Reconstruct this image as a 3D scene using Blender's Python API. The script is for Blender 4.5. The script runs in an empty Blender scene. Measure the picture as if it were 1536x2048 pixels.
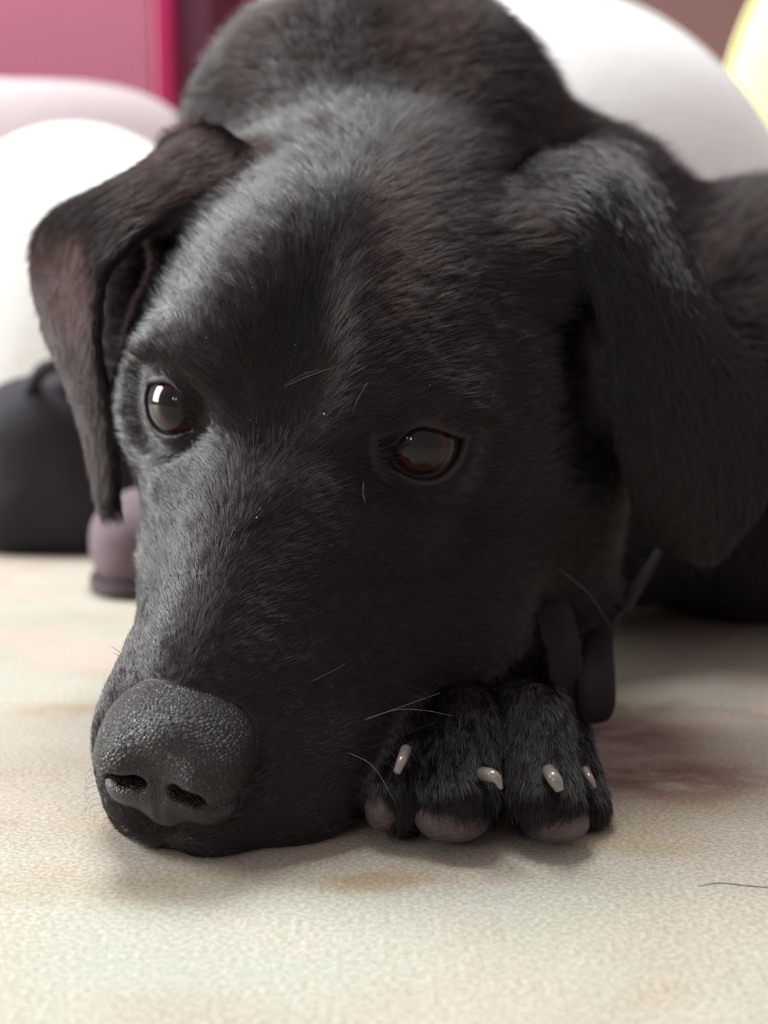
import bpy, math
import numpy as np

FUR = True
# ------------------------------------------------------------------ camera, light, exposure
scn = bpy.context.scene
COL = scn.collection
CM = 0.01
FPX, CX, CY = 2400.0, 768.0, 1024.0
PITCH, CAMH = math.radians(8.0), 13.8          # cm above the floor
FWD = np.array([0, math.cos(PITCH), -math.sin(PITCH)])
UPV = np.array([0, math.sin(PITCH), math.cos(PITCH)])
RGT = np.array([1.0, 0, 0])
CAM = np.array([0, 0, CAMH])


def at(px, py, Y):
    """world point (cm) seen at photo pixel px,py that stands at depth Y (cm)"""
    d = FWD + RGT * (px - CX) / FPX + UPV * (CY - py) / FPX
    return CAM + d * (Y / d[1])


cd = bpy.data.cameras.new('camera')
cam = bpy.data.objects.new('camera', cd)
COL.objects.link(cam)
scn.camera = cam
cd.sensor_fit = 'VERTICAL'
cd.sensor_height = 36.0
cd.lens = 36.0 * FPX / 2048.0
cd.clip_start, cd.clip_end = 0.01, 50
cam.location = (0, 0, CAMH * CM)
cam.rotation_euler = (math.pi / 2 - PITCH, 0, 0)
cd.dof.use_dof = True
cd.dof.focus_distance = 0.335
cd.dof.aperture_fstop = cd.lens / 5.5
cd.dof.aperture_blades = 0

world = bpy.data.worlds.new('room_light')
scn.world = world
world.use_nodes = True
bg = world.node_tree.nodes['Background']
bg.inputs[0].default_value = (1.0, 0.82, 0.85, 1)
bg.inputs[1].default_value = 0.45


def area(name, loc, target, sx, sy, power, col):
    ld = bpy.data.lights.new(name, 'AREA')
    ld.shape = 'RECTANGLE'
    ld.size, ld.size_y, ld.energy, ld.color = sx, sy, power, col
    o = bpy.data.objects.new(name, ld)
    COL.objects.link(o)
    o.location = loc
    from mathutils import Vector
    o.rotation_euler = (Vector(target) - Vector(loc)).to_track_quat('-Z', 'Y').to_euler()
    return o


area('ceiling_light', (-0.30, 0.98, 1.78), (0, 0.45, 0.1), 0.8, 0.8, 43, (0.95, 1.0, 0.98))
area('window_light', (-2.50, 1.00, 0.95), (0, 0.42, 0.1), 1.0, 1.4, 132, (0.94, 1.0, 1.0))
area('window_light', (-0.60, -0.34, 0.46), (0, 0.38, 0.1), 0.03, 0.10, 0.45, (0.94, 1.0, 1.0))
area('window_light', (-0.44, -0.42, 0.44), (0, 0.38, 0.1), 0.03, 0.10, 0.45, (0.94, 1.0, 1.0))

scn.view_settings.view_transform = 'Standard'
scn.view_settings.look = 'None'
scn.view_settings.gamma = 1
scn.view_settings.use_curve_mapping = False
scn.view_settings.exposure = 0.08
scn.cycles.max_bounces = 4
scn.cycles.adaptive_threshold = 0.03
scn.cycles.diffuse_bounces = 2
scn.cycles.glossy_bounces = 2
scn.cycles.transmission_bounces = 2


# ------------------------------------------------------------------ small helpers
def tag(o, label=None, cat=None, kind=None, group=None):
    if label: o['label'] = label
    if cat: o['category'] = cat
    if kind: o['kind'] = kind
    if group: o['group'] = group
    return o


def mesh_obj(name, verts, faces, mat, parent=None, smooth=True):
    me = bpy.data.meshes.new(name)
    me.from_pydata([tuple(map(float, v)) for v in verts], [], [tuple(map(int, f)) for f in faces])
    me.update()
    if smooth:
        me.polygons.foreach_set('use_smooth', np.ones(len(me.polygons), bool))
    o = bpy.data.objects.new(name, me)
    COL.objects.link(o)
    if mat: me.materials.append(mat)
    if parent: o.parent = parent
    return o


def big_mesh(name, V, Q, mat, parent=None):
    """quads from numpy arrays"""
    me = bpy.data.meshes.new(name)
    n, m = len(V), len(Q)
    me.vertices.add(n)
    me.vertices.foreach_set('co', np.ascontiguousarray(V, np.float32).ravel())
    me.loops.add(m * 4)
    me.loops.foreach_set('vertex_index', np.ascontiguousarray(Q, np.int32).ravel())
    me.polygons.add(m)
    me.polygons.foreach_set('loop_start', np.arange(0, m * 4, 4, dtype=np.int32))
    me.polygons.foreach_set('use_smooth', np.ones(m, bool))
    me.update(calc_edges=True)
    me.validate()
    o = bpy.data.objects.new(name, me)
    COL.objects.link(o)
    if mat: me.materials.append(mat)
    if parent: o.parent = parent
    return o


def new_mat(name):
    m = bpy.data.materials.new(name)
    m.use_nodes = True
    nt = m.node_tree
    return m, nt, nt.nodes['Principled BSDF']


def simple_mat(name, col, rough=0.6, spec=0.5, noise=0, nscale=20, bump=0, bscale=60):
    m, nt, b = new_mat(name)
    b.inputs['Base Color'].default_value = (*col, 1)
    b.inputs['Roughness'].default_value = rough
    b.inputs['Specular IOR Level'].default_value = spec
    tc = nt.nodes.new('ShaderNodeTexCoord')
    if noise:
        n = nt.nodes.new('ShaderNodeTexNoise')
        n.inputs['Scale'].default_value = nscale
        n.inputs['Detail'].default_value = 4
        nt.links.new(tc.outputs['Object'], n.inputs['Vector'])
        mx = nt.nodes.new('ShaderNodeMix'); mx.data_type = 'RGBA'
        mx.inputs[6].default_value = (*[c * (1 - noise) for c in col], 1)
        mx.inputs[7].default_value = (*[min(1, c * (1 + noise)) for c in col], 1)
        nt.links.new(n.outputs['Fac'], mx.inputs[0])
        nt.links.new(mx.outputs[2], b.inputs['Base Color'])
    if bump:
        n = nt.nodes.new('ShaderNodeTexNoise')
        n.inputs['Scale'].default_value = bscale
        n.inputs['Detail'].default_value = 5
        nt.links.new(tc.outputs['Object'], n.inputs['Vector'])
        bp = nt.nodes.new('ShaderNodeBump')
        bp.inputs['Strength'].default_value = bump
        bp.inputs['Distance'].default_value = 0.002
        nt.links.new(n.outputs['Fac'], bp.inputs['Height'])
        nt.links.new(bp.outputs['Normal'], b.inputs['Normal'])
    return m


# ------------------------------------------------------------------ signed distance toolbox (cm)
def smin(a, b, k):
    h = np.maximum(k - np.abs(a - b), 0) / k
    return np.minimum(a, b) - h * h * k * 0.25


def smax(a, b, k):
    return -smin(-a, -b, k)


def ell(p, c, r, rot=None):
    q = p - np.asarray(c, np.float32)
    if rot is not None:
        q = q @ rot
    r = np.asarray(r, np.float32)
    k0 = np.sqrt(((q / r) ** 2).sum(1)) + 1e-6
    k1 = np.sqrt(((q / (r * r)) ** 2).sum(1)) + 1e-6
    return k0 * (k0 - 1) / k1


def cone(p, a, b, ra, rb):
    a = np.asarray(a, np.float32); b = np.asarray(b, np.float32)
    ab = b - a
    h = np.clip(((p - a) @ ab) / (ab @ ab), 0, 1)
    d = p - a - h[:, None] * ab
    return np.sqrt((d * d).sum(1)) - (ra + (rb - ra) * h)


def ry(deg):     # rotation about local y (pitch), columns = axes
    a = math.radians(deg); c, s = math.cos(a), math.sin(a)
    return np.array([[c, 0, s], [0, 1, 0], [-s, 0, c]], np.float32)


def rz(deg):
    a = math.radians(deg); c, s = math.cos(a), math.sin(a)
    return np.array([[c, -s, 0], [s, c, 0], [0, 0, 1]], np.float32)


def surface_nets(xs, ys, zs, D):
    """naive surface nets on a rectilinear grid -> verts, quads"""
    S = D < 0
    nx, ny, nz = D.shape
    cnt = np.zeros((nx - 1, ny - 1, nz - 1), np.uint8)
    for i in (0, 1):
        for j in (0, 1):
            for k in (0, 1):
                cnt += S[i:nx - 1 + i, j:ny - 1 + j, k:nz - 1 + k]
    act = (cnt > 0) & (cnt < 8)
    I, J, K = np.nonzero(act)
    vid = -np.ones(act.shape, np.int32)
    vid[I, J, K] = np.arange(len(I))
    acc = np.zeros((len(I), 3)); w = np.zeros(len(I))
    cor = [(i, j, k) for i in (0, 1) for j in (0, 1) for k in (0, 1)]
    for a in range(8):
        for b in range(a + 1, 8):
            df = [cor[b][t] - cor[a][t] for t in range(3)]
            if sum(map(abs, df)) != 1: continue
            da = D[I + cor[a][0], J + cor[a][1], K + cor[a][2]]
            db = D[I + cor[b][0], J + cor[b][1], K + cor[b][2]]
            cr = (da < 0) != (db < 0)
            t = np.where(cr, da / np.where(cr, da - db, 1), 0)
            pa = np.stack([I + cor[a][0], J + cor[a][1], K + cor[a][2]], 1)
            acc += np.where(cr[:, None], pa + t[:, None] * np.array(df), 0)
            w += cr
    g = acc / w[:, None]
    V = np.stack([np.interp(g[:, 0], np.arange(nx), xs), np.interp(g[:, 1], np.arange(ny), ys),
                  np.interp(g[:, 2], np.arange(nz), zs)], 1)
    quads = []
    for ax in range(3):
        sl0 = [slice(None)] * 3; sl1 = [slice(None)] * 3
        sl0[ax] = slice(0, -1); sl1[ax] = slice(1, None)
        s0, s1 = S[tuple(sl0)], S[tuple(sl1)]
        E = np.stack(np.nonzero(s0 != s1), 1)
        u, v = [(1, 2), (2, 0), (0, 1)][ax]
        ok = (E[:, u] > 0) & (E[:, v] > 0) & (E[:, u] < D.shape[u] - 1) & (E[:, v] < D.shape[v] - 1)
        E = E[ok]
        flip = s0[E[:, 0], E[:, 1], E[:, 2]]
        def vv(du, dv):
            e = E.copy(); e[:, u] += du; e[:, v] += dv
            return vid[e[:, 0], e[:, 1], e[:, 2]]
        q = np.stack([vv(-1, -1), vv(0, -1), vv(0, 0), vv(-1, 0)], 1)
        q[~flip] = q[~flip][:, ::-1]
        quads.append(q)
    return V, np.concatenate(quads)


def sdf_grid(fn, xs, ys, zs, st=4, extra=None):
    nx, ny, nz = len(xs), len(ys), len(zs)
    cx_, cy_, cz_ = xs[::st], ys[::st], zs[::st]
    def ev(P):
        out = np.empty(len(P), np.float32)
        for i in range(0, len(P), 200000):
            out[i:i + 200000] = fn(P[i:i + 200000].astype(np.float32))
        return out
    G = np.stack(np.meshgrid(cx_, cy_, cz_, indexing='ij'), -1).reshape(-1, 3)
    Cd = ev(G).reshape(len(cx_), len(cy_), len(cz_))
    sp = max(np.diff(cx_).max(), np.diff(cy_).max(), np.diff(cz_).max())
    # per-axis local cell size
    hx = np.gradient(cx_)[:, None, None]; hy = np.gradient(cy_)[None, :, None]; hz = np.gradient(cz_)[None, None, :]
    diag = np.sqrt(hx * hx + hy * hy + hz * hz)
    near = np.abs(Cd) < 1.25 * diag
    nn = near.copy()
    ix = np.minimum((np.arange(nx) + st // 2) // st, len(cx_) - 1)
    iy = np.minimum((np.arange(ny) + st // 2) // st, len(cy_) - 1)
    iz = np.minimum((np.arange(nz) + st // 2) // st, len(cz_) - 1)
    D = Cd[ix][:, iy][:, :, iz].copy()
    M = nn[ix][:, iy][:, :, iz]
    I, J, K = np.nonzero(M)
    D[I, J, K] = ev(np.stack([xs[I], ys[J], zs[K]], 1))
    if extra is not None:
        D = extra(D)
    return D


def sstep(a, b, x):
    t = np.clip((x - a) / (b - a), 0, 1)
    return t * t * (3 - 2 * t)


# ------------------------------------------------------------------ head pose
def rodrigues(v):
    v = np.asarray(v, float); a = np.linalg.norm(v); k = v / a
    K = np.array([[0, -k[2], k[1]], [k[2], 0, -k[0]], [-k[1], k[0], 0]])
    return np.eye(3) + math.sin(a) * K + (1 - math.cos(a)) * K @ K


HS = 1.0813
HR = rodrigues((0.5854, 0.0811, -0.2648)) @ np.array([[0, 1, 0], [-1, 0, 0], [0, 0, 1.0]])
HT = np.array([-2.7247, 37.1184, 11.3125])
HR32, HT32 = HR.astype(np.float32), HT.astype(np.float32)


def to_local(P):
    return ((P - HT32) @ HR32) / np.float32(HS)


def to_world(L):
    return (np.asarray(L, float) * HS) @ HR.T + HT


EYE_C = np.array([-0.45, 3.5, -0.28])       # eyeball centre, dog's left (mirror for right)
EYE_R = 1.2
_g = np.array([0.80, 0.52, 0.30]); _g /= np.linalg.norm(_g)       # opening axis
_h = np.array([-0.62, 0.80, 0.10]); _h -= _g * (_h @ _g); _h /= np.linalg.norm(_h)
_v = np.cross(_g, _h); _v *= np.sign(_v[2])
EG, EH, EV = _g, _h, _v


NOSE_PIV = np.array([8.8, 0, -2.6], np.float32)
NOSE_ROT = ry(-24)


def sd_nose(L):
    q = (L - NOSE_PIV) @ NOSE_ROT + NOSE_PIV + np.array([-0.05, 0, 0.12], np.float32)
    q[:, 1] *= 1.15
    q[:, 1] = np.sqrt(q[:, 1] ** 2 + 0.02)
    d = ell(q, (9.0, 0, -2.75), (1.55, 2.15, 1.3), ry(-18))
    d = smin(d, ell(q, (9.6, 1.15, -3.25), (1.05, 1.05, 0.95)), 0.5)
    d = smin(d, ell(q, (9.60, 0, -3.85), (0.60, 1.05, 1.2)), 0.5)
    d = smin(d, ell(q, (9.35, 1.2, -4.2), (0.70, 0.8, 0.6)), 0.4)
    # nostrils: round inner hole running into a slit to the side
    hole = smin(cone(q, (10.9, 0.66, -3.66), (9.0, 0.65, -3.4), 0.33, 0.22), cone(q, (10.8, 1.22, -3.74), (9.0, 1.0, -3.4), 0.36, 0.22), 0.3)
    slit = cone(q, (10.4, 1.4, -3.9), (9.5, 2.2, -4.1), 0.17, 0.10)
    d = smax(d, -smin(hole, slit, 0.2), 0.15)
    gr = cone(q, (10.42, 0, -3.35), (10.0, 0, -5.4), 0.10, 0.13)
    d = smax(d, -gr, 0.18)
    return d


def sd_head(L):
    """L: local head coords"""
    q = L.copy(); q[:, 1] = np.sqrt(L[:, 1] ** 2 + 0.03)
    # the dog's right flew is drawn in, the left one lies spread on the floor
    q[:, 1] *= 1 + 0.17 * sstep(0.0, -1.5, L[:, 1]) * np.exp(-((L[:, 0] - 4.0) / 2.6) ** 2)
    d = ell(q, (-6.2, 0, -0.2), (7.0, 6.2, 4.2))                       # skull
    d = smin(d, ell(q, (-10.0, 0, 0.4), (3.2, 3.2, 2.6)), 2.0)           # occiput
    d = smin(d, ell(q, (-3.0, 1.9, 1.2), (3.6, 2.4, 2.0)), 1.2)          # forehead bosses
    d = smin(d, ell(q, (-4.2, 4.9, -2.0), (4.6, 2.4, 3.2), rz(-8)), 1.5)  # cheek bone
    d = smin(d, ell(q, (-5.5, 4.6, -5.0), (4.6, 2.6, 3.8)), 1.5)          # masseter
    d = smin(d, ell(q, (1.2, 0, -2.6), (4.6, 3.5, 3.2)), 1.5)             # muzzle root
    d = smin(d, ell(q, (5.0, 0, -3.3), (4.6, 2.7, 2.3)), 1.2)             # muzzle
    d = smin(d, ell(q, (4.4, 0, -1.9), (5.0, 1.5, 1.3), ry(4)), 0.9)      # bridge
    d = smin(d, ell(q, (4.8, 1.85, -5.0), (4.6, 1.7, 2.6), rz(-4)), 0.9)  # flews
    d = smin(d, ell(q, (7.9, 1.45, -4.9), (1.9, 1.6, 1.9)), 0.8)        # whisker pads
    d = smin(d, ell(q, (9.3, 0.75, -5.2), (1.45, 1.5, 1.5), ry(20)), 0.6)    # upper lip under the nose
    d = smin(d, ell(q, (9.75, 0.6, -4.75), (0.95, 1.0, 1.0)), 0.5)          # lip edge flush with the nose
    d = smin(d, ell(L, (6.6, 2.9, -5.7), (3.0, 1.75, 2.0), rz(-8)), 1.0)     # left flew spread on the floor
    d = smin(d, ell(L, (0.3, 5.0, -6.3), (3.8, 2.2, 2.6), rz(-6)), 1.2)      # left cheek sagging
    d = smin(d, ell(L, (3.2, 3.7, -6.2), (3.6, 1.9, 2.0), rz(-12)), 1.2)     # left jowl on the paw
    d = smin(d, ell(q, (0.8, 3.4, -5.6), (5.0, 2.0, 2.8), rz(-10)), 1.2)  # lip corner
    d = smin(d, ell(q, (3.0, 0, -6.9), (6.0, 2.7, 1.4)), 0.8)             # lower jaw
    d = smin(d, ell(q, (-5.5, 0, -6.0), (6.0, 4.6, 4.0)), 2.0)            # throat
    d = smin(d, ell(q, (-1.2, 3.5, 1.0), (2.0, 1.5, 0.9), rz(30)), 1.0)  # brow
    d = smin(d, ell(q, (1.0, 2.9, -1.9), (2.2, 1.5, 1.2), rz(-20)), 0.9)   # below the eye
    d = smin(d, ell(q, (-8.0, 5.6, 1.7), (2.4, 2.0, 1.7)), 1.2)            # ear base
    # furrow of the forehead and stop
    fur = cone(q, (2.2, 0, 1.55), (-4.5, 0, 4.7), 0.6, 0.2)
    d = smax(d, -fur, 1.5)
    # eye: lids bulge over the ball, almond opening cut through them
    e = q - EYE_C.astype(np.float32)
    eg, eh, ev = e @ EG.astype(np.float32), e @ EH.astype(np.float32), e @ EV.astype(np.float32)
    rr = np.sqrt((e * e).sum(1))
    hollow = ell(q, EYE_C + EG * 1.0 + EV * 0.05, (1.35, 1.35, 1.25))
    d = smax(d, -(hollow), 1.0)
    lid = np.maximum(rr - (EYE_R + 0.24), -(eg + 0.2))
    d = smin(d, lid, 0.55)
    w = 1.14
    sx = np.clip(eh / w, -1.6, 1.6)
    t = 1 - sx ** 2
    up = 0.84 * t * (1 - 0.38 * sx)
    lo = -0.70 * t * (1 + 0.05 * sx)
    alm = np.maximum(np.maximum(ev - up, lo - ev) * 0.8, -eg + 0.1)
    alm = np.maximum(alm, rr - 2.2)
    d = smax(d, -alm, 0.16)
    d = np.maximum(d, -(rr - (EYE_R - 0.03)))
    return d


def sd_leg(P):
    d = None
    for (k, t, r1, r2) in TOES:
        c = cone(P, k, t, r1, r2)
        d = c if d is None else smin(d, c, 0.25)
    d = smin(d, ell(P, PAW_C, (2.6, 2.6, 1.9)), 0.7)
    d = smin(d, cone(P, PAW_C + np.array([0, 1.5, 0.4]), (3.2, 49, 5.5), 2.0, 2.6), 1.0)
    d = smin(d, cone(P, (3.2, 49, 5.5), (9, 58, 8), 2.7, 4.5), 2.0)
    return d


Y0 = 31.6
TOES = [  # knuckle, tip, radii
    (at(850, 1470, Y0 + 3.0), at(800, 1595, Y0 + 0.7), 1.05, 0.95),
    (at(935, 1440, Y0 + 2.8), at(915, 1598, Y0 + 0.2), 1.12, 1.05),
    (at(1065, 1440, Y0 + 2.8), at(1090, 1600, Y0 + 0.3), 1.10, 1.0),
    (at(1120, 1480, Y0 + 3.6), at(1165, 1610, Y0 + 1.6), 0.85, 0.72),
]
PAW_C = at(990, 1480, Y0 + 5.0)


PADS = [  # centre, radii of the bare toe pads
    (at(768, 1615, Y0 + 0.45), (0.55, 0.75, 0.66)),
    (at(905, 1633, Y0 - 0.05), (1.06, 0.95, 0.66)),
    (at(1110, 1640, Y0 + 0.10), (0.96, 0.95, 0.56)),
]


def sd_body(P):
    d = cone(P, to_world((-7, 0, -2.5)), (-0.3, 56, 20.6), 6.4, 7.5)
    d = smin(d, cone(P, (-0.3, 57, 21.6), (4.0, 70, 16.5), 7.8, 10.8), 3)
    d = smin(d, ell(P, (15, 66, 11.0), (13, 15, 9.8)), 4)
    d = smin(d, ell(P, (20, 60, 10.8), (8, 9, 9.0)), 5)
    d = smin(d, ell(P, (9, 60, 16.3), (6, 7, 7.3)), 2.5)                        # shoulder blade
    d = smin(d, cone(P, to_world((-5, 0, -7)), (8, 58, 8.5), 4.6, 7), 3)
    d = smin(d, cone(P, at(340, 490, 50), at(268, 800, 47.5), 2.1, 1.3), 1.2)      # loose neck skin behind the ear
    d = smin(d, cone(P, at(1040, 1000, 44.5), at(1120, 1180, 45), 4.0, 2.0), 2)   # throat skin
    return d


# ears: lofted sheets, splatted into the distance field
def catmull(P, n):
    P = np.asarray(P, float)
    E = np.concatenate([[2 * P[0] - P[1]], P, [2 * P[-1] - P[-2]]])
    out = []
    m = len(P) - 1
    for s in np.linspace(0, m, n):
        i = min(int(s), m - 1); t = s - i
        p0, p1, p2, p3 = E[i], E[i + 1], E[i + 2], E[i + 3]
        out.append(0.5 * ((2 * p1) + (-p0 + p2) * t + (2 * p0 - 5 * p1 + 4 * p2 - p3) * t * t + (-p0 + 3 * p1 - 3 * p2 + p3) * t ** 3))
    return np.array(out)


def sheet(rows, nu, nv):
    R = np.array([catmull(r, nv) for r in rows])
    return np.array([catmull(R[:, j], nu) for j in range(nv)]).transpose(1, 0, 2)


def A(*t):
    return [at(*p) for p in t]


EAR_L = sheet([   # image-right ear (dog's left): front edge -> back edge, base -> tip
    A((1010, 395, 43.0), (1080, 330, 44.5), (1170, 300, 46.5), (1260, 300, 49)),
    A((1120, 430, 40.5), (1190, 370, 42.0), (1270, 380, 44.5), (1330, 420, 47.5)),
    A((1190, 560, 39.5), (1265, 540, 40.3), (1340, 560, 42.5), (1420, 620, 45.5)),
    A((1225, 720, 39.2), (1310, 720, 39.6), (1420, 740, 41.6), (1530, 770, 44.5)),
    A((1250, 890, 39.4), (1330, 890, 39.6), (1450, 890, 41.2), (1560, 890, 43.5)),
    A((1285, 1010, 39.9), (1350, 1010, 40.0), (1440, 1010, 41.0), (1520, 1000, 42.5)),
    A((1350, 1085, 40.4), (1380, 1092, 40.5), (1420, 1092, 40.9), (1460, 1080, 41.4)),
], 110, 70)
EAR_R = sheet([   # image-left ear (dog's right): front edge -> back edge
    A((505, 345, 43.5), (450, 295, 45.0), (400, 275, 46.5), (350, 280, 48.0)),
    A((330, 430, 42.0), (320, 350, 43.8), (290, 350, 45.8), (255, 375, 47.8)),
    A((215, 530, 40.8), (200, 450, 43.0), (160, 430, 45.6), (120, 430, 47.8)),
    A((190, 650, 40.6), (150, 600, 42.8), (100, 540, 45.2), (72, 510, 47.2)),
    A((200, 770, 40.8), (170, 740, 42.6), (130, 690, 44.4), (95, 650, 46.0)),
    A((222, 900, 41.2), (205, 870, 42.2), (185, 840, 43.2), (155, 800, 44.2)),
    A((225, 1015, 41.8), (220, 1010, 42.0), (213, 1000, 42.3), (205, 985, 42.7)),
], 110, 70)


def splat(D, xs, ys, zs, pts, rad):
    F = np.full(D.shape, 3.0, np.float32)
    for p, r in zip(pts, rad):
        m = r + 0.75
        a = [np.searchsorted(ax, c - m) for ax, c in zip((xs, ys, zs), p)]
        b = [np.searchsorted(ax, c + m) for ax, c in zip((xs, ys, zs), p)]
        if any(x >= y for x, y in zip(a, b)): continue
        X = xs[a[0]:b[0]] - p[0]; Y = ys[a[1]:b[1]] - p[1]; Z = zs[a[2]:b[2]] - p[2]
        dd = np.sqrt((X * X)[:, None, None] + (Y * Y)[None, :, None] + (Z * Z)[None, None, :]) - r
        blk = F[a[0]:b[0], a[1]:b[1], a[2]:b[2]]
        np.minimum(blk, dd, out=blk)
    return F


def axis(a, b, fa, fb, fine, coarse):
    """fine spacing inside [fa,fb], growing outside"""
    r = list(np.arange(fa, fb + 1e-6, fine))
    x, s = fb, fine
    while x < b:
        s = min(coarse, s * 1.12); x += s; r.append(x)
    x, s, l = fa, fine, []
    while x > a:
        s = min(coarse, s * 1.12); x -= s; l.append(x)
    return np.array(l[::-1] + r)


def ear_thick(n, m):
    u = np.linspace(0, 1, n)[:, None]; v = np.linspace(-1, 1, m)[None, :]
    return (0.42 - 0.14 * np.minimum(u * 2, 1)) * (1 - 0.35 * np.abs(v) ** 4) + 0 * u


def sd_all(P):
    L = to_local(P)
    d = sd_head(L) * HS
    d = smin(d, sd_body(P), 3.0)
    d = smin(d, sd_leg(P), 0.6)
    return d


xs = axis(-17, 32, -13.5, 9.5, 0.1, 0.45)
ys = axis(28.5, 84, 28.5, 44, 0.1, 0.5)
zs = axis(-0.5, 33, -0.3, 19, 0.1, 0.4)
ears_pts = np.concatenate([EAR_L.reshape(-1, 3), EAR_R.reshape(-1, 3)])
ears_rad = np.concatenate([ear_thick(110, 70).ravel()] * 2)


def add_ears(D):
    F = splat(D, xs, ys, zs, ears_pts, ears_rad)
    return np.where(F < 2.9, smin(D, F, 0.7), D)


D = sdf_grid(sd_all, xs, ys, zs, extra=add_ears)
BV, BQ = surface_nets(xs, ys, zs, D)
del D
BV[:, 2] = np.maximum(BV[:, 2], 0.02)

# ------------------------------------------------------------------ dog: root, body, nose, eyes
dog = bpy.data.objects.new('dog', None)
COL.objects.link(dog)
tag(dog, 'black short-haired dog lying with its muzzle on the floor beside its paw', 'dog')

m_skin = simple_mat('black_skin', (0.017, 0.010, 0.012), 0.6, 0.3)
body = big_mesh('body', BV * CM, BQ, m_skin, dog)

nx_ = np.arange(6.5, 11.4, 0.05); ny_ = np.arange(-2.9, 2.91, 0.05); nz_ = np.arange(-6.2, -0.8, 0.05)
Dn = sdf_grid(sd_nose, nx_, ny_, nz_)
NV, NQ = surface_nets(nx_, ny_, nz_, Dn)
def nose_material():
    m, nt, b = new_mat('nose_leather')
    N, Lk = nt.nodes, nt.links
    tc = N.new('ShaderNodeTexCoord')
    vo = N.new('ShaderNodeTexVoronoi'); vo.feature = 'DISTANCE_TO_EDGE'; vo.inputs['Scale'].default_value = 940
    v2 = N.new('ShaderNodeTexVoronoi'); v2.feature = 'DISTANCE_TO_EDGE'; v2.inputs['Scale'].default_value = 1100
    nz = N.new('ShaderNodeTexNoise'); nz.inputs['Scale'].default_value = 300; nz.inputs['Detail'].default_value = 3
    wob = N.new('ShaderNodeVectorMath'); wob.operation = 'MULTIPLY_ADD'
    wob.inputs[1].default_value = (0.0009, 0.0009, 0.0009)
    Lk.new(tc.outputs['Object'], nz.inputs['Vector'])
    Lk.new(nz.outputs['Color'], wob.inputs[0]); Lk.new(tc.outputs['Object'], wob.inputs[2])
    for v in (vo, v2): Lk.new(wob.outputs[0], v.inputs['Vector'])
    mr = N.new('ShaderNodeMapRange'); mr.inputs['From Max'].default_value = 0.22; mr.interpolation_type = 'SMOOTHSTEP'
    Lk.new(vo.outputs['Distance'], mr.inputs['Value'])
    mr2 = N.new('ShaderNodeMapRange'); mr2.inputs['From Max'].default_value = 0.25; mr2.inputs['To Max'].default_value = 0.3
    Lk.new(v2.outputs['Distance'], mr2.inputs['Value'])
    ad = N.new('ShaderNodeMath'); ad.operation = 'ADD'
    Lk.new(mr.outputs[0], ad.inputs[0]); Lk.new(mr2.outputs[0], ad.inputs[1])
    at_ = N.new('ShaderNodeAttribute'); at_.attribute_name = 'pebble'
    bp = N.new('ShaderNodeBump'); Lk.new(at_.outputs['Fac'], bp.inputs['Strength']); bp.inputs['Distance'].default_value = 0.0006
    Lk.new(ad.outputs[0], bp.inputs['Height']); Lk.new(bp.outputs['Normal'], b.inputs['Normal'])
    mx = N.new('ShaderNodeMix'); mx.data_type = 'RGBA'
    mx.inputs[6].default_value = (0.006, 0.005, 0.005, 1); mx.inputs[7].default_value = (0.020, 0.015, 0.016, 1)
    Lk.new(mr.outputs[0], mx.inputs[0]); Lk.new(mx.outputs[2], b.inputs['Base Color'])
    b.inputs['Roughness'].default_value = 0.42
    return m


m_nose = nose_material()
nose = big_mesh('nose', to_world(NV) * CM, NQ, m_nose, dog)
pa = nose.data.attributes.new('pebble', 'FLOAT', 'POINT')
pa.data.foreach_set('value', (0.10 + 0.65 * sstep(-3.9, -3.2, NV[:, 2]) * sstep(8.0, 8.9, NV[:, 0])).astype(np.float32))
nose['label'] = 'pebbled black leather nose'

# ---- eyes
def eye_material():
    m, nt, b = new_mat('eye_iris')
    N, Lk = nt.nodes, nt.links
    tc = N.new('ShaderNodeTexCoord')
    nrm = N.new('ShaderNodeVectorMath'); nrm.operation = 'NORMALIZE'
    Lk.new(tc.outputs['Object'], nrm.inputs[0])
    sep = N.new('ShaderNodeSeparateXYZ'); Lk.new(nrm.outputs[0], sep.inputs[0])
    ac = N.new('ShaderNodeMath'); ac.operation = 'ARCCOSINE'; Lk.new(sep.outputs[2], ac.inputs[0])
    nz = N.new('ShaderNodeTexNoise'); nz.inputs['Scale'].default_value = 500; Lk.new(tc.outputs['Object'], nz.inputs['Vector'])
    ad = N.new('ShaderNodeMath'); ad.operation = 'MULTIPLY_ADD'; ad.inputs[1].default_value = 0.10
    Lk.new(nz.outputs['Fac'], ad.inputs[0]); Lk.new(ac.outputs[0], ad.inputs[2])
    r = N.new('ShaderNodeValToRGB')
    Lk.new(ad.outputs[0], r.inputs[0])
    e = r.color_ramp.elements
    e[0].position, e[0].color = 0.43, (0.007, 0.007, 0.008, 1)
    e[1].position, e[1].color = 1.0, (0.02, 0.016, 0.016, 1)
    for p, c in ((0.52, (0.026, 0.010, 0.009, 1)), (0.63, (0.040, 0.011, 0.010, 1)), (0.70, (0.006, 0.005, 0.005, 1)), (0.80, (0.014, 0.010, 0.010, 1)), (0.86, (0.035, 0.028, 0.028, 1))):
        k = e.new(p); k.color = c
    Lk.new(r.outputs[0], b.inputs['Base Color'])
    b.inputs['Roughness'].default_value = 0.25
    b.inputs['Coat Weight'].default_value = 1.0
    b.inputs['Coat Roughness'].default_value = 0.015
    b.inputs['Coat IOR'].default_value = 1.36
    b.inputs['Specular IOR Level'].default_value = 0.0
    return m


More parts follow.
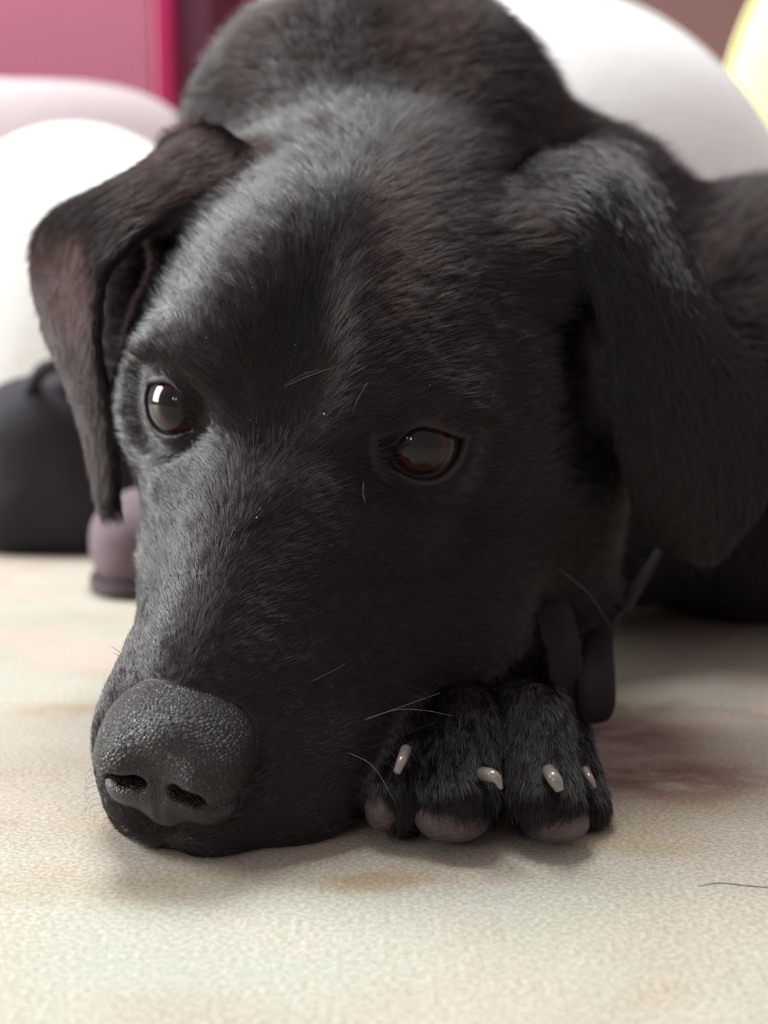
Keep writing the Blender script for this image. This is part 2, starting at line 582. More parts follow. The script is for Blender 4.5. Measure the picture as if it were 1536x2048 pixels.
m_eye = eye_material()
from mathutils import Matrix, Vector
for sgn in (1, -1):
    c = to_world(EYE_C * np.array([1, sgn, 1]))
    tc_ = (CAM - c) / np.linalg.norm(CAM - c)
    gaze = tc_ + (RGT * 0.10 - UPV * 0.06 if sgn > 0 else -RGT * 0.34 - UPV * 0.06)
    n, m = 64, 64
    vs = []
    for a in np.linspace(0.001, math.pi - 0.001, n):
        rr = EYE_R * HS * (1 + 0.05 * math.exp(-(a / 0.5) ** 2))
        for b in np.linspace(0, 2 * math.pi, m, endpoint=False):
            vs.append((rr * math.sin(a) * math.cos(b) * CM, rr * math.sin(a) * math.sin(b) * CM, rr * math.cos(a) * CM))
    F = [(i * m + j, (i + 1) * m + j, (i + 1) * m + (j + 1) % m, i * m + (j + 1) % m) for i in range(n - 1) for j in range(m)]
    eo = mesh_obj('eye', vs, F, m_eye, dog)
    eo.matrix_world = Matrix.Translation(Vector(c * CM)) @ Vector(gaze).to_track_quat('Z', 'Y').to_matrix().to_4x4()
    eo['label'] = 'glossy dark brown eye'

# ------------------------------------------------------------------ fur
rng = np.random.default_rng(7)


def vnoise(P, scale, seed):
    """smooth value noise, vector valued"""
    r = np.random.default_rng(seed)
    T = r.normal(size=(32, 32, 32, 3)).astype(np.float32)
    q = P * scale
    i = np.floor(q).astype(int); f = (q - i); f = f * f * (3 - 2 * f)
    out = 0
    for a in (0, 1):
        for b in (0, 1):
            for c in (0, 1):
                w = (f[:, 0] if a else 1 - f[:, 0]) * (f[:, 1] if b else 1 - f[:, 1]) * (f[:, 2] if c else 1 - f[:, 2])
                out = out + w[:, None] * T[(i[:, 0] + a) % 32, (i[:, 1] + b) % 32, (i[:, 2] + c) % 32]
    return out


def unit(v):
    return v / (np.linalg.norm(v, axis=1, keepdims=True) + 1e-9)


def near_sheet(P, S, step=4):
    """distance to an ear sheet and the base->tip direction there"""
    g = S[::step, ::step]
    du = np.gradient(S, axis=0)[::step, ::step].reshape(-1, 3)
    g = g.reshape(-1, 3).astype(np.float32)
    dist = np.full(len(P), 9.0, np.float32); idx = np.zeros(len(P), int)
    near = np.nonzero(((P > g.min(0) - 2.0) & (P < g.max(0) + 2.0)).all(1))[0]
    g2 = (g * g).sum(1)
    for i in range(0, len(near), 20000):
        s_ = near[i:i + 20000]
        p = P[s_].astype(np.float32)
        d2 = (p * p).sum(1)[:, None] + g2[None] - 2 * p @ g.T
        k = d2.argmin(1); idx[s_] = k
        dist[s_] = np.sqrt(np.maximum(d2[np.arange(len(k)), k], 0))
    return dist, unit(du)[idx]


def grow_fur(count):
    me = body.data
    VN = np.empty(len(me.vertices) * 3, np.float32)
    me.vertex_normals.foreach_get('vector', VN)
    VN = VN.reshape(-1, 3)
    q = BV[BQ]
    cen = q.mean(1)
    cr = np.cross(q[:, 2] - q[:, 0], q[:, 3] - q[:, 1])
    area_ = np.linalg.norm(cr, axis=1) * 0.5
    nrm = VN[BQ].mean(1)
    view = unit(CAM - cen)
    facing = (nrm * view).sum(1)
    dz = (cen - CAM) @ FWD
    px = CX + FPX * ((cen - CAM) @ RGT) / dz; py = CY - FPX * ((cen - CAM) @ UPV) / dz
    inside = (px > -150) & (px < 1690) & (py > -150) & (py < 2200)
    w = np.where(facing > -0.3, 1.0, 0.25) * np.where(inside, 1.0, 0.12)
    w *= np.clip((36.0 / dz) ** 2, 0.25, 1.3)
    w *= (cen[:, 1] < 80)
    p = area_ * w; p /= p.sum()
    pick = rng.choice(len(BQ), count, p=p)
    u = rng.random((count, 1)); v = rng.random((count, 1))
    def bil(X):
        return (X[:, 0] * (1 - u) + X[:, 1] * u) * (1 - v) + (X[:, 3] * (1 - u) + X[:, 2] * u) * v
    P = bil(BV[BQ[pick]]); Nn = unit(bil(VN[BQ[pick]]))
    L = to_local(P.astype(np.float32)).astype(float)
    # ---- bare places
    keep = P[:, 2] > 0.12
    keep &= sd_nose(L.astype(np.float32)) > 0.0
    qa = L.copy(); qa[:, 1] = np.abs(qa[:, 1])
    e = qa - EYE_C
    re = np.linalg.norm(e, axis=1)
    eg, eh, ev = e @ EG, e @ EH, e @ EV
    sx = np.clip(eh / 1.14, -1.6, 1.6); t = 1 - sx ** 2
    alm = np.maximum(ev - 0.84 * t * (1 - 0.38 * sx), -0.70 * t * (1 + 0.05 * sx) - ev)
    keep &= ~((re < 2.0) & (alm < 0.16) & (eg > 0))
    keep &= ~((re < EYE_R + 0.06))
    for c, r in PADS:
        keep &= ell(P.astype(np.float32), c, np.array(r) * 1.0) > 0.05
    P, Nn, L, qa, re, alm, e = [x[keep] for x in (P, Nn, L, qa, re, alm, e)]
    n = len(P)
    # ---- which region
    P32 = P.astype(np.float32)
    dh = sd_head(L.astype(np.float32)) * HS; db = sd_body(P32); dl = sd_leg(P32)
    wh = np.exp(-np.clip(dh, 0, 9) / 0.5); wb = np.exp(-np.clip(db, 0, 9) / 0.5); wl = np.exp(-np.clip(dl, 0, 9) / 0.3)
    # ---- flow on the head
    sgn = np.sign(L[:, 1]); ay = np.abs(L[:, 1])
    x, z = L[:, 0], L[:, 2]
    side = np.tanh(ay / 1.3)
    fh = np.stack([-np.ones(n), sgn * side * (1.35 - 0.25 * sstep(0.5, 3.5, x) + 0.1 * sstep(4, 8, x)), -0.25 * sstep(2.5, 5, ay)], 1)
    low = sstep(-3.0, -6.0, z)
    fh[:, 2] -= 0.45 * low * sstep(8.5, 3, x)
    # around the eyes the hair turns away from the lids
    ne = np.exp(-np.clip(re - 1.3, 0, 9) / 0.7)[:, None]
    rad = unit(np.stack([e[:, 0], e[:, 1] * sgn, e[:, 2]], 1))
    fh = unit(fh) + 1.1 * ne * rad
    fh = unit(fh) @ HR.T
    # ---- body, leg, ears
    fb = np.stack([0.15 * np.ones(n) + 0.075 * P[:, 0], 0.8 * np.ones(n), -0.35 * np.ones(n)], 1)
    fb = unit(fb)
    fl_ = unit(np.stack([0.0 * np.ones(n), -0.8 * np.ones(n), -0.7 * np.ones(n)], 1))
    d1, t1 = near_sheet(P, EAR_L); d2, t2 = near_sheet(P, EAR_R)
    de = np.minimum(d1, d2); te = np.where((d1 < d2)[:, None], t1, t2)
    we = np.exp(-np.clip(de - 0.55, 0, 9) / 0.45) * 2.0
    wb2 = wb * (1 - 0.9 * np.clip(wh, 0, 1)) 
    F = fh * wh[:, None] + fb * wb2[:, None] + fl_ * (3 * wl)[:, None] + te * (we ** 2)[:, None]
    tot = wh + wb2 + 3 * wl + we ** 2 + 1e-6
    F = F / tot[:, None]
    F += 0.13 * vnoise(P, 0.55, 3) + 0.08 * vnoise(P, 2.2, 4) + 0.09 * vnoise(P, 8.0, 5) + 0.06 * rng.normal(size=(n, 3))
    T = unit(F - Nn * (F * Nn).sum(1, keepdims=True))
    # ---- length and lift
    lh = np.interp(x, [-12, -8, -4, 0, 4, 7, 9.5], [1.5, 1.25, 0.95, 0.75, 0.55, 0.38, 0.28])
    lh = lh * (1 - 0.45 * np.exp(-np.clip(re - 1.3, 0, 9) / 0.5))
    lb = np.interp(P[:, 1], [44, 50, 57], [1.0, 1.5, 2.5]); ll = 0.58 * np.ones(n); le = 0.75 * np.ones(n)
    ln = (lh * wh + lb * wb2 + ll * 3 * wl + le * we ** 2) / tot
    ln = ln * rng.uniform(0.7, 1.2, n)
    lift_h = np.interp(x, [-12, -6, 2, 9], [0.32, 0.20, 0.20, 0.30])
    lift = (lift_h * wh + 0.62 * wb2 + 0.33 * 3 * wl + 0.22 * we ** 2) / tot
    lift = lift * rng.uniform(0.6, 1.4, n)
    K = 5
    ts = np.linspace(0, 1, K)
    pts = np.empty((n, K, 3), np.float32)
    curl = vnoise(P, 5.0, 9) * 0.10 + rng.normal(size=(n, 3)) * 0.05
    for i, t_ in enumerate(ts):
        up_ = np.sin(lift) * (t_ - 0.45 * t_ * t_)
        pts[:, i] = P + ln[:, None] * (T * (np.cos(lift) * t_)[:, None] + Nn * up_[:, None] + curl * (t_ * t_))
    pts[:, :, 2] = np.maximum(pts[:, :, 2], 0.03)
    pts[:, 0] -= 0.03 * Nn
    rad0 = np.interp((P - CAM) @ FWD, [30, 38, 60], [0.0042, 0.0050, 0.0085]) * rng.uniform(0.75, 1.2, n)
    rads = rad0[:, None] * np.array([1.0, 1.0, 0.9, 0.7, 0.25])[None]
    hc = bpy.data.hair_curves.new('fur')
    hc.add_curves([K] * n)
    hc.points.foreach_set('position', np.ascontiguousarray(pts * CM, np.float32).ravel())
    hc.points.foreach_set('radius', np.ascontiguousarray(rads * CM, np.float32).ravel())
    o = bpy.data.objects.new('fur', hc)
    COL.objects.link(o)
    o.parent = dog
    o['kind'] = 'stuff'
    m = bpy.data.materials.new('black_fur')
    m.use_nodes = True
    nt = m.node_tree
    nt.nodes.remove(nt.nodes['Principled BSDF'])
    h = nt.nodes.new('ShaderNodeBsdfHairPrincipled')
    h.parametrization = 'MELANIN'
    h.inputs['Melanin'].default_value = 0.985
    h.inputs['Melanin Redness'].default_value = 0.45
    h.inputs['Roughness'].default_value = 0.21
    h.inputs['Radial Roughness'].default_value = 0.45
    h.inputs['Random Color'].default_value = 0.0
    h.inputs['Random Roughness'].default_value = 0.3
    nt.links.new(h.outputs[0], nt.nodes['Material Output'].inputs[0])
    hc.materials.append(m)
    return o


if FUR:
    grow_fur(560000)

# ------------------------------------------------------------------ small parts of the dog
def trace(px, py):
    """depth Y (cm) where the camera ray through this pixel meets the dog's skin"""
    d = at(px, py, 1.0) - CAM
    d = d / np.linalg.norm(d)
    t = 20.0
    for _ in range(90):
        p = (CAM + d * t)[None].astype(np.float32)
        v = float(sd_all(p)[0])
        if v < 0.01: break
        t += max(v * 0.7, 0.01)
        if t > 90: break
    return (CAM + d * t)[1]


def tube(name, pts, radii, mat, parent=None, sides=6, n=None):
    P = catmull(pts, n or len(pts) * 4)
    r = np.interp(np.linspace(0, 1, len(P)), np.linspace(0, 1, len(radii)), radii)
    T = np.gradient(P, axis=0); T = unit(T)
    ref = np.array([0.3, 0.2, 0.93]); V, F = [], []
    for i in range(len(P)):
        a = np.cross(T[i], ref); a /= np.linalg.norm(a) + 1e-9; b = np.cross(T[i], a)
        for k in range(sides):
            th = 2 * math.pi * k / sides
            V.append((P[i] + r[i] * (a * math.cos(th) + b * math.sin(th))) * CM)
    m = len(P)
    for i in range(m - 1):
        for k in range(sides):
            F.append((i * sides + k, i * sides + (k + 1) % sides, (i + 1) * sides + (k + 1) % sides, (i + 1) * sides + k))
    F.append(tuple(range(sides))[::-1]); F.append(tuple((m - 1) * sides + k for k in range(sides)))
    return mesh_obj(name, V, F, mat, parent)


def lump(name, c, r, mat, parent=None, e1=1.0, e2=1.0, seed=0, amp=0.0, nfreq=0.1, rot=None, n=36, m=56, zmin=None):
    """superellipsoid with soft lumps, cm"""
    V, F = [], []
    for i in range(n):
        a = -math.pi / 2 + math.pi * i / (n - 1)
        for j in range(m):
            b = 2 * math.pi * j / m
            f = lambda x, e: math.copysign(abs(x) ** e, x)
            V.append((f(math.cos(a), e1) * f(math.cos(b), e2), f(math.cos(a), e1) * f(math.sin(b), e2), f(math.sin(a), e1)))
    V = np.array(V) * np.array(r)
    if amp: V = V * (1 + amp * vnoise(V + 100, nfreq, seed)[:, :1])
    if rot is not None: V = V @ rot.T
    V = V + np.array(c)
    if zmin is not None: V[:, 2] = np.maximum(V[:, 2], zmin)
    for i in range(n - 1):
        for j in range(m):
            F.append((i * m + j, i * m + (j + 1) % m, (i + 1) * m + (j + 1) % m, (i + 1) * m + j))
    return mesh_obj(name, V * CM, F, mat, parent)


m_pad = simple_mat('toe_pad_skin', (0.105, 0.080, 0.078), 0.55, 0.4, noise=0.75, nscale=170, bump=1.0, bscale=800)
for i, (c, r) in enumerate(PADS):
    o = lump('toe_pad', c, r, m_pad, dog, seed=i, amp=0.03, nfreq=1.5)
    o['label'] = 'greyish pink bare toe pad'

m_claw, nt, b = new_mat('claw_horn')
b.inputs['Base Color'].default_value = (0.20, 0.17, 0.155, 1)
b.inputs['Roughness'].default_value = 0.25
b.inputs['Coat Weight'].default_value = 0.6
CLAWS = [
    ([(812, 1500, 0.5), (804, 1520, -0.3), (793, 1546, -0.6)], (0.17, 0.15, 0.10)),
    ([(966, 1548, -0.3), (980, 1550, -1.0), (993, 1557, -1.22), (1003, 1578, -1.32)], (0.20, 0.19, 0.15, 0.05)),
    ([(1098, 1542, -0.2), (1106, 1554, -0.85), (1113, 1566, -1.0), (1120, 1582, -1.08)], (0.20, 0.20, 0.19, 0.11)),
    ([(1170, 1540, 1.2), (1180, 1558, 0.8), (1190, 1576, 0.65)], (0.13, 0.12, 0.06)),
]
for pts, rad in CLAWS:
    o = tube('claw', [at(x, y, Y0 + dy) for x, y, dy in pts], rad, m_claw, dog, sides=14, n=14)
    o['label'] = 'pale horn claw'

m_whisk = simple_mat('whisker_hair', (0.22, 0.20, 0.20), 0.35, 0.5)
m_whiskd = simple_mat('whisker_dark', (0.03, 0.025, 0.025), 0.35, 0.5)
WH = [  # pixel path, how far it leaves the skin towards the viewer (cm)
    ([(722, 1441), (790, 1418), (880, 1386)], 1.0, 0.012, 1), ([(724, 1443), (790, 1420), (850, 1421), (905, 1432)], 1.2, 0.010, 1),
    ([(690, 1502), (745, 1532), (790, 1603)], 1.3, 0.012, 1), ([(716, 1506), (800, 1472), (872, 1444)], 1.0, 0.008, 0),
    ([(1108, 1130), (1180, 1190), (1226, 1262)], 0.8, 0.010, 1), ([(556, 779), (622, 750), (690, 727)], 0.9, 0.012, 1),
    ([(560, 776), (600, 752), (640, 738)], 0.7, 0.008, 1), ([(700, 852), (712, 806), (736, 764)], 0.8, 0.010, 1),
    ([(615, 1366), (650, 1350), (690, 1328)], 0.6, 0.008, 1), ([(620, 1615), (650, 1650), (672, 1690)], 0.6, 0.008, 0),
    ([(240, 1305), (228, 1296), (220, 1291)], 0.2, 0.010, 0), ([(243, 1314), (232, 1308), (224, 1304)], 0.2, 0.010, 0),
]
for k in range(11):
    y0 = 1535 + 12 * k; x0 = 186 + max(0, k - 5) * 9 + 3 * (k % 3)
    WH.append(([(x0 + 8, y0), (x0 - 10 - 2 * (k % 4), y0 + 8), (x0 - 16 - 3 * (k % 3), y0 + 26 + 4 * (k % 3))], 0.1, 0.007, 0))
for path, out, r, light in WH:
    Yr = trace(*path[0])
    if Yr > 60: Yr = trace(path[0][0] + 14, path[0][1])
    if Yr > 60: Yr = 31.5
    m = len(path) - 1
    P = [at(x, y, Yr + 0.1 - out * (i / m)) for i, (x, y) in enumerate(path)]
    for p in P: p[2] = max(p[2], 0.05)
    tube('whisker', P, (r * 0.75, r * 0.6, r * 0.25), m_whisk if light else m_whiskd, dog, sides=5, n=12)

# wet tear tracks under the inner corners of the eyes
m_tear, nt, b = new_mat('tear_film')
b.inputs['Base Color'].default_value = (0.22, 0.22, 0.22, 1)
b.inputs['Roughness'].default_value = 0.15
for path in ([(384, 880), (386, 902), (379, 925), (367, 950)], [(727, 962), (726, 984), (730, 1006)]):
    P = [at(x, y, trace(x, y) - 0.12) for x, y in path]
    o = tube('tear_track', P, (0.012, 0.018, 0.009, 0.012, 0.004), m_tear, dog, sides=6, n=20)
    o['label'] = 'shiny wet tear track'

# specks of dust caught in the coat
m_speck = simple_mat('dust_speck', (0.75, 0.72, 0.68), 0.8, 0.2)
sp = [(648, 828, .028), (513, 1035, .02), (520, 1018, .014), (611, 745, .012), (590, 690, .012), (413, 675, .012), (640, 700, .012), (660, 957, .014), (1270, 348, .018),
      (500, 840, .01), (700, 640, .012), (330, 1085, .012), (447, 905, .01), (434, 1070, .012), (470, 1060, .012), (345, 1385, .014), (420, 1390, .012), (560, 560, .01), (505, 575, .01), (985, 800, .014), (860, 770, .012), (1340, 560, .014)]
V, F = [], []
for x, y, r in sp:
    c = at(x, y, trace(x, y) - 0.22)
    o_ = len(V)
    V += [(c + r * np.array(d)) * CM for d in ((1, 0, 0), (-1, 0, 0), (0, 1, 0), (0, -1, 0), (0, 0, 1.2), (0, 0, -1))]
    F += [tuple(o_ + i for i in t) for t in ((0, 2, 4), (2, 1, 4), (1, 3, 4), (3, 0, 4), (2, 0, 5), (1, 2, 5), (3, 1, 5), (0, 3, 5))]
o = mesh_obj('dust_specks', V, F, m_speck, dog); o['kind'] = 'stuff'

# collar: loose strap end hanging from the throat to the floor
m_col = simple_mat('black_webbing', (0.020, 0.015, 0.016), 0.75, 0.3, bump=0.5, bscale=700)
def strap(name, path, wid, thick, mat, parent):
    """flat band along a 3D path; wid = half width vectors"""
    P = catmull(path, 40); W = catmull(wid, 40)
    T = unit(np.gradient(P, axis=0)); Nn = unit(np.cross(T, W))
    V, F = [], []
    prof = [(-1, -1), (-0.5, -1.15), (0, -1), (0.5, -1.15), (1, -1), (1.04, 0), (1, 1), (0.5, 1.15), (0, 1), (-0.5, 1.15), (-1, 1), (-1.04, 0)]
    for i in range(len(P)):
        for a, b_ in prof: V.append((P[i] + W[i] * a + Nn[i] * thick * b_) * CM)
    k = len(prof)
    for i in range(len(P) - 1):
        for j in range(k):
            F.append((i * k + j, i * k + (j + 1) % k, (i + 1) * k + (j + 1) % k, (i + 1) * k + j))
    F.append(tuple(range(k))[::-1]); F.append(tuple((len(P) - 1) * k + j for j in range(k)))
    return mesh_obj(name, V, F, mat, parent)


collar = bpy.data.objects.new('collar', None); COL.objects.link(collar); collar.parent = dog
collar['label'] = 'black webbing collar with a slack folded end'
strap('strap', A((1010, 1150, 43.0), (1075, 1230, 41.6), (1105, 1330, 40.8), (1110, 1400, 40.8), (1112, 1446, 41.4)),
      [(1.1, 0.2, 0.4), (1.15, 0.2, 0.25), (1.0, 0.25, 0.0), (0.95, 0.3, 0.0), (0.9, 0.3, 0)], 0.22, m_col, collar)
strap('loop', A((1300, 1130, 46.0), (1240, 1225, 44.0), (1200, 1270, 43.2), (1190, 1340, 41.2), (1192, 1410, 41.0), (1178, 1440, 41.6), (1150, 1430, 42.3)),
      [(0.5, 0.5, 0.5), (0.55, 0.3, 0.4), (0.6, 0.3, 0.2), (0.68, 0.3, 0), (0.65, 0.3, 0), (0.6, 0.3, 0), (0.5, 0.3, 0)], 0.16, m_col, collar)
tube('stitching', A((1155, 1300, 40.8), (1157, 1350, 40.5), (1158, 1400, 40.4), (1160, 1416, 40.5)), (0.03, 0.03, 0.03), m_col, collar)

# ------------------------------------------------------------------ floor and room
def floor_material():
    m, nt, b = new_mat('worn_floor')
    N, Lk = nt.nodes, nt.links
    tc = N.new('ShaderNodeTexCoord')
    def noise(scale, detail=4, rough=0.55, stretch=(1, 1, 1), off=(0, 0, 0)):
        mp = N.new('ShaderNodeMapping'); mp.inputs['Scale'].default_value = stretch; mp.inputs['Location'].default_value = off
        n = N.new('ShaderNodeTexNoise'); n.inputs['Scale'].default_value = scale; n.inputs['Detail'].default_value = detail
        n.inputs['Roughness'].default_value = rough
        Lk.new(tc.outputs['Object'], mp.inputs['Vector']); Lk.new(mp.outputs[0], n.inputs['Vector'])
        return n.outputs['Fac']
    def ramp(fac, a, b_):
        r = N.new('ShaderNodeMapRange'); r.inputs['From Min'].default_value = a; r.inputs['From Max'].default_value = b_
        r.interpolation_type = 'SMOOTHSTEP'
        Lk.new(fac, r.inputs['Value']); return r.outputs[0]
    def mix(fac, c1, c2, mode='MIX', k=1.0):
        x = N.new('ShaderNodeMix'); x.data_type = 'RGBA'; x.blend_type = mode
        if k != 1.0:
            mm = N.new('ShaderNodeMath'); mm.operation = 'MULTIPLY'; mm.inputs[1].default_value = k
            Lk.new(fac, mm.inputs[0]); fac = mm.outputs[0]
        Lk.new(fac, x.inputs[0])
        for i, c in ((6, c1), (7, c2)):
            if isinstance(c, tuple): x.inputs[i].default_value = (*c, 1)
            else: Lk.new(c, x.inputs[i])
        return x.outputs[2]
    c = mix(ramp(noise(14, 3), 0.35, 0.65), (0.49, 0.445, 0.375), (0.56, 0.52, 0.455))
    c = mix(ramp(noise(9, 3, off=(3, 1, 0)), 0.52, 0.66), c, (0.50, 0.515, 0.44), k=0.7)
    c = mix(ramp(noise(11, 3, off=(7, 5, 0)), 0.54, 0.68), c, (0.62, 0.50, 0.45), k=0.7)
    c = mix(ramp(noise(13, 4, stretch=(0.6, 1.3, 1), off=(1, 9, 0)), 0.55, 0.72), c, (0.46, 0.38, 0.27), k=0.7)
    c = mix(ramp(noise(16, 5, stretch=(0.5, 1.5, 1), off=(5, 2.3, 0)), 0.60, 0.74), c, (0.27, 0.17, 0.12), k=0.6)
    # stains, and shade painted beside the paw: soft blots at fixed places on the floor (m), broken up by noise
    def blot(px, py, rx, ry_, col, k):
        nonlocal c
        dd = at(px, py, 1) - CAM
        w = CAM + dd * (-CAMH / dd[2])
        mp = N.new('ShaderNodeMapping'); mp.vector_type = 'TEXTURE'
        mp.inputs['Location'].default_value = (w[0] * CM, w[1] * CM, 0); mp.inputs['Scale'].default_value = (rx * CM, ry_ * CM, 1)
        Lk.new(tc.outputs['Object'], mp.inputs['Vector'])
        gr = N.new('ShaderNodeTexGradient'); gr.gradient_type = 'SPHERICAL'; Lk.new(mp.outputs[0], gr.inputs['Vector'])
        ad = N.new('ShaderNodeMath'); ad.operation = 'MULTIPLY'
        Lk.new(ramp(gr.outputs['Fac'], 0.0, 0.8), ad.inputs[0]); Lk.new(ramp(noise(70, 5, 0.6, (0.6, 1.2, 1), (px * 0.01, py * 0.01, 0)), 0.25, 0.6), ad.inputs[1])
        c = mix(ad.outputs[0], c, col, k=k)
    blot(1350, 1560, 5.0, 3.2, (0.26, 0.14, 0.11), 0.9)  # reddish stain, widened and deepened to paint in the shadow right of the paw
    blot(1240, 1470, 5.0, 4.0, (0.27, 0.17, 0.14), 0.8)  # brown stain with painted shade beside the paw
    blot(1290, 1690, 2.6, 1.2, (0.47, 0.39, 0.24), 0.6)
    blot(760, 1765, 3.5, 1.2, (0.36, 0.27, 0.17), 0.8)
    blot(430, 1760, 3.0, 1.0, (0.42, 0.37, 0.24), 0.7)
    blot(200, 1420, 5.0, 1.6, (0.42, 0.33, 0.22), 0.7)
    blot(350, 1930, 4.5, 1.8, (0.50, 0.53, 0.46), 0.8)
    blot(1000, 1800, 4.0, 1.5, (0.54, 0.565, 0.50), 0.8)
    blot(60, 1270, 4.0, 3.0, (0.60, 0.45, 0.40), 0.7)
    blot(1350, 1850, 5.0, 2.0, (0.56, 0.52, 0.42), 0.6)
    g1 = ramp(noise(950, 4, 0.75, (0.7, 1.0, 1)), 0.40, 0.62)
    gx = mix(g1, (0.66, 0.63, 0.58), (1.0, 1.0, 1.0))
    mul = N.new('ShaderNodeMix'); mul.data_type = 'RGBA'; mul.blend_type = 'MULTIPLY'; mul.inputs[0].default_value = 1
    Lk.new(c, mul.inputs[6]); Lk.new(gx, mul.inputs[7])
    Lk.new(mul.outputs[2], b.inputs['Base Color'])
    b.inputs['Roughness'].default_value = 0.55
    b.inputs['Specular IOR Level'].default_value = 0.35
    bp = N.new('ShaderNodeBump'); bp.inputs['Strength'].default_value = 0.12; bp.inputs['Distance'].default_value = 0.0003
    Lk.new(g1, bp.inputs['Height']); Lk.new(bp.outputs['Normal'], b.inputs['Normal'])
    return m


def slab(name, a, b, mat, kind=None, parent=None):
    x0, y0, z0 = a; x1, y1, z1 = b
    V = [(x, y, z) for x in (x0, x1) for y in (y0, y1) for z in (z0, z1)]
    F = [(0, 1, 3, 2), (4, 6, 7, 5), (0, 4, 5, 1), (2, 3, 7, 6), (0, 2, 6, 4), (1, 5, 7, 3)]
    o = mesh_obj(name, V, F, mat, parent, smooth=False)
    if kind: o['kind'] = kind
    return o


def rbox(name, a, b, r, mat, parent=None):
    o = slab(name, a, b, mat, parent=parent)
    md = o.modifiers.new('edge', 'BEVEL'); md.width = r; md.segments = 3
    return o


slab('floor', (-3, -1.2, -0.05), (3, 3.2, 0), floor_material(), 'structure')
m_wall = simple_mat('brown_wall', (0.34, 0.19, 0.175), 0.7, 0.3, noise=0.2, nscale=4)
slab('wall_back', (-3, 3.0, 0), (3, 3.1, 2.6), m_wall, 'structure')

# ------------------------------------------------------------------ things behind the dog
m_pink = simple_mat('pink_panel', (0.34, 0.105, 0.155), 0.35, 0.5)
m_mag = simple_mat('magenta_plastic', (0.30, 0.004, 0.06), 0.35, 0.5)
m_plum = simple_mat('plum_plastic', (0.10, 0.02, 0.045), 0.5, 0.4)
cab = bpy.data.objects.new('storage_cabinet', None); COL.objects.link(cab)
cab.location = (-0.62, 1.62, 0)
tag(cab, 'pink plastic storage cabinet with magenta frame standing behind the pale cushions', 'cabinet')
rbox('frame_post', (-0.36, -0.15, 0), (-0.32, 0.25, 1.0), 0.006, m_mag, cab)
rbox('frame_post', (0.349, -0.15, 0), (0.373, 0.25, 1.0), 0.006, m_mag, cab)
rbox('carcass', (-0.32, -0.10, 0), (0.41, 0.25, 0.99), 0.004, m_plum, cab)
for k in range(3):
    z0 = 0.02 + 0.33 * k
    dr = rbox('drawer_front', (-0.315, -0.135, z0), (0.347, -0.10, z0 + 0.322), 0.006, m_pink, cab)
    rbox('handle', (-0.06, -0.16, z0 + 0.15), (0.06, -0.137, z0 + 0.17), 0.004, m_mag, dr)

box2 = bpy.data.objects.new('storage_box', None); COL.objects.link(box2)
box2.location = (-0.225, 2.12, 0)
tag(box2, 'bright pink storage box just right of the magenta cabinet post', 'box')
rbox('tub', (-0.05, -0.15, 0), (0.30, 0.2, 0.72), 0.02, m_mag, box2)
rbox('lid', (-0.06, -0.16, 0.722), (0.31, 0.21, 0.76), 0.012, m_pink, box2)

m_white = simple_mat('white_cotton', (0.86, 0.86, 0.85), 0.9, 0.2, bump=0.3, bscale=60)
m_blush = simple_mat('blush_cotton', (0.46, 0.38, 0.395), 0.9, 0.2, bump=0.3, bscale=60)
m_cream = simple_mat('yellow_cotton', (0.74, 0.72, 0.36), 0.9, 0.2, bump=0.3, bscale=60)


def cushion(label, c, r, mat, e1=0.7, e2=0.75, seed=1, amp=0.03, rzdeg=0):
    root = bpy.data.objects.new('cushion', None); COL.objects.link(root)
    root.location = (c[0] * CM, c[1] * CM, 0)
    tag(root, label, 'cushion')
    R = np.array(rz(rzdeg), float)
    lump('cover', (0, 0, c[2]), r, mat, root, e1, e2, seed, amp, 0.12, rot=R, zmin=0.0)
    P = []
    for k in range(49):
        t = 2 * math.pi * k / 48
        f = lambda x, e: math.copysign(abs(x) ** e, x)
        P.append(R @ np.array([r[0] * 1.01 * f(math.cos(t), e1), 0, r[2] * 1.01 * f(math.sin(t), e1)]) + np.array([0, 0, c[2]]))
    P = [np.array([p[0], p[1], max(p[2], 0.4)]) for p in P]
    tube('piping', P, (0.35, 0.35), mat, root, sides=8, n=120)
    return root


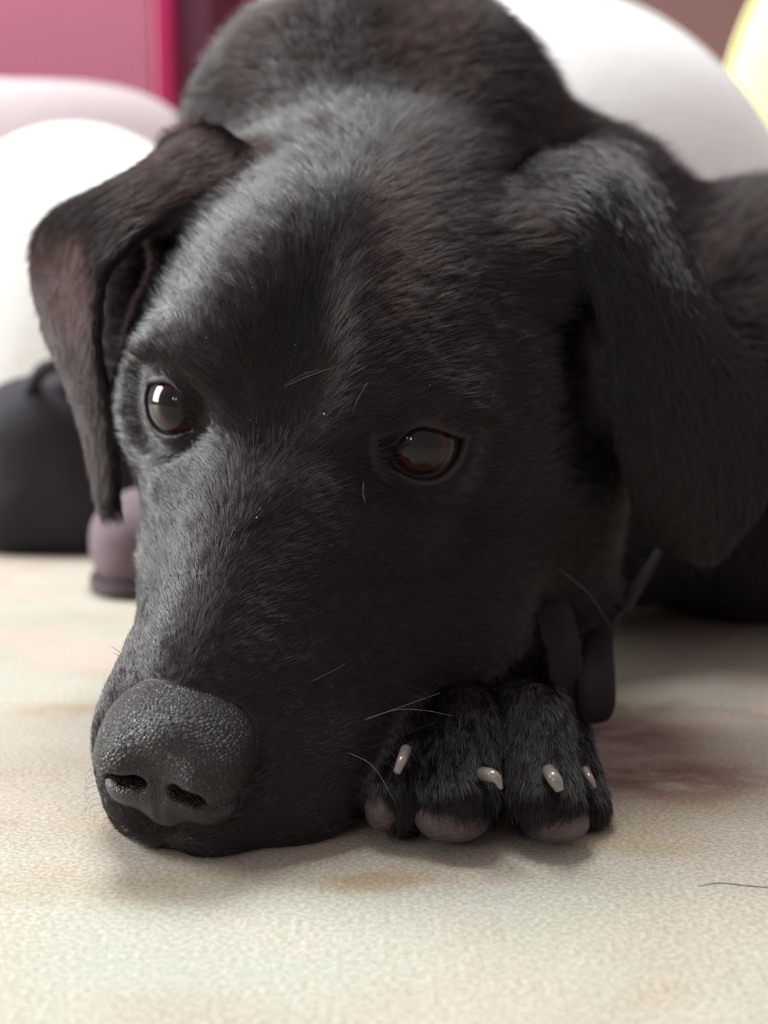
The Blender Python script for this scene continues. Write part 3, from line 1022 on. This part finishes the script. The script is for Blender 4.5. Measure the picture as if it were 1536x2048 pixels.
cushion('plump white cushion rising behind the dog on the right', (12, 95, 15), (21, 12, 25), m_white, 1.0, 1.0, 3, 0.012)
cushion('pale yellow cushion at the upper right behind the white one', (47.5, 130, 27.7), (13, 7, 27.7), m_cream, 0.9, 0.9, 4, 0.01)
cushion('large blush pink cushion in front of the pink cabinet', (-42, 132, 20.5), (24, 9, 20.5), m_blush, 0.55, 0.7, 5, 0.02)
cushion('round white cushion beside the hanging left ear', (-28, 112, 15), (15, 9, 18), m_white, 1.0, 0.9, 6, 0.015)

m_bag = simple_mat('dark_navy_cloth', (0.022, 0.018, 0.024), 0.8, 0.3, noise=0.4, nscale=30, bump=0.5, bscale=80)
bag = bpy.data.objects.new('cloth_bag', None); COL.objects.link(bag)
bag.location = (-0.222, 0.815, 0)
tag(bag, 'dark slumped cloth bag on the floor behind the left ear', 'bag')
lump('body', (0, 0, 5.2), (6.6, 5, 6.4), m_bag, bag, 0.75, 0.8, 11, 0.05, 0.3, zmin=0.0)
lump('flap', (2.6, 0.3, 9.6), (3.8, 4, 4.4), m_bag, bag, 0.9, 0.9, 12, 0.06, 0.3)
tube('handle', [np.array(p) for p in ((-1, -3, 10.5), (0.5, -4.2, 12.2), (3, -4.4, 12.4), (5, -3, 10.6))], (0.5, 0.5), m_bag, bag, sides=8)

m_slip = simple_mat('mauve_felt', (0.15, 0.11, 0.125), 0.9, 0.2, bump=0.4, bscale=150)
m_sole = simple_mat('mauve_sole', (0.07, 0.05, 0.055), 0.8, 0.2)
sl = bpy.data.objects.new('slipper', None); COL.objects.link(sl)
sl.location = (-0.135, 0.68, 0)
tag(sl, 'mauve felt slipper on the floor between the dark bag and the muzzle', 'slipper')
lump('upper', (0, 1, 2.6), (3.4, 5.4, 2.9), m_slip, sl, 0.8, 0.9, 13, 0.02, 0.3, zmin=0.5)
lump('sole', (0, 1, 0.45), (3.4, 5.5, 0.45), m_sole, sl, 0.3, 0.9)

sh = tube('stray_hair', [CAM + (at(x, y, 1) - CAM) * (-(CAMH - 0.012) / (at(x, y, 1) - CAM)[2]) for x, y in ((1395, 1772), (1440, 1766), (1490, 1771), (1550, 1776))], (0.006, 0.011, 0.012, 0.01), m_whiskd, None, sides=5)
tag(sh, 'thin dark hair lying on the floor at the right edge', 'hair')
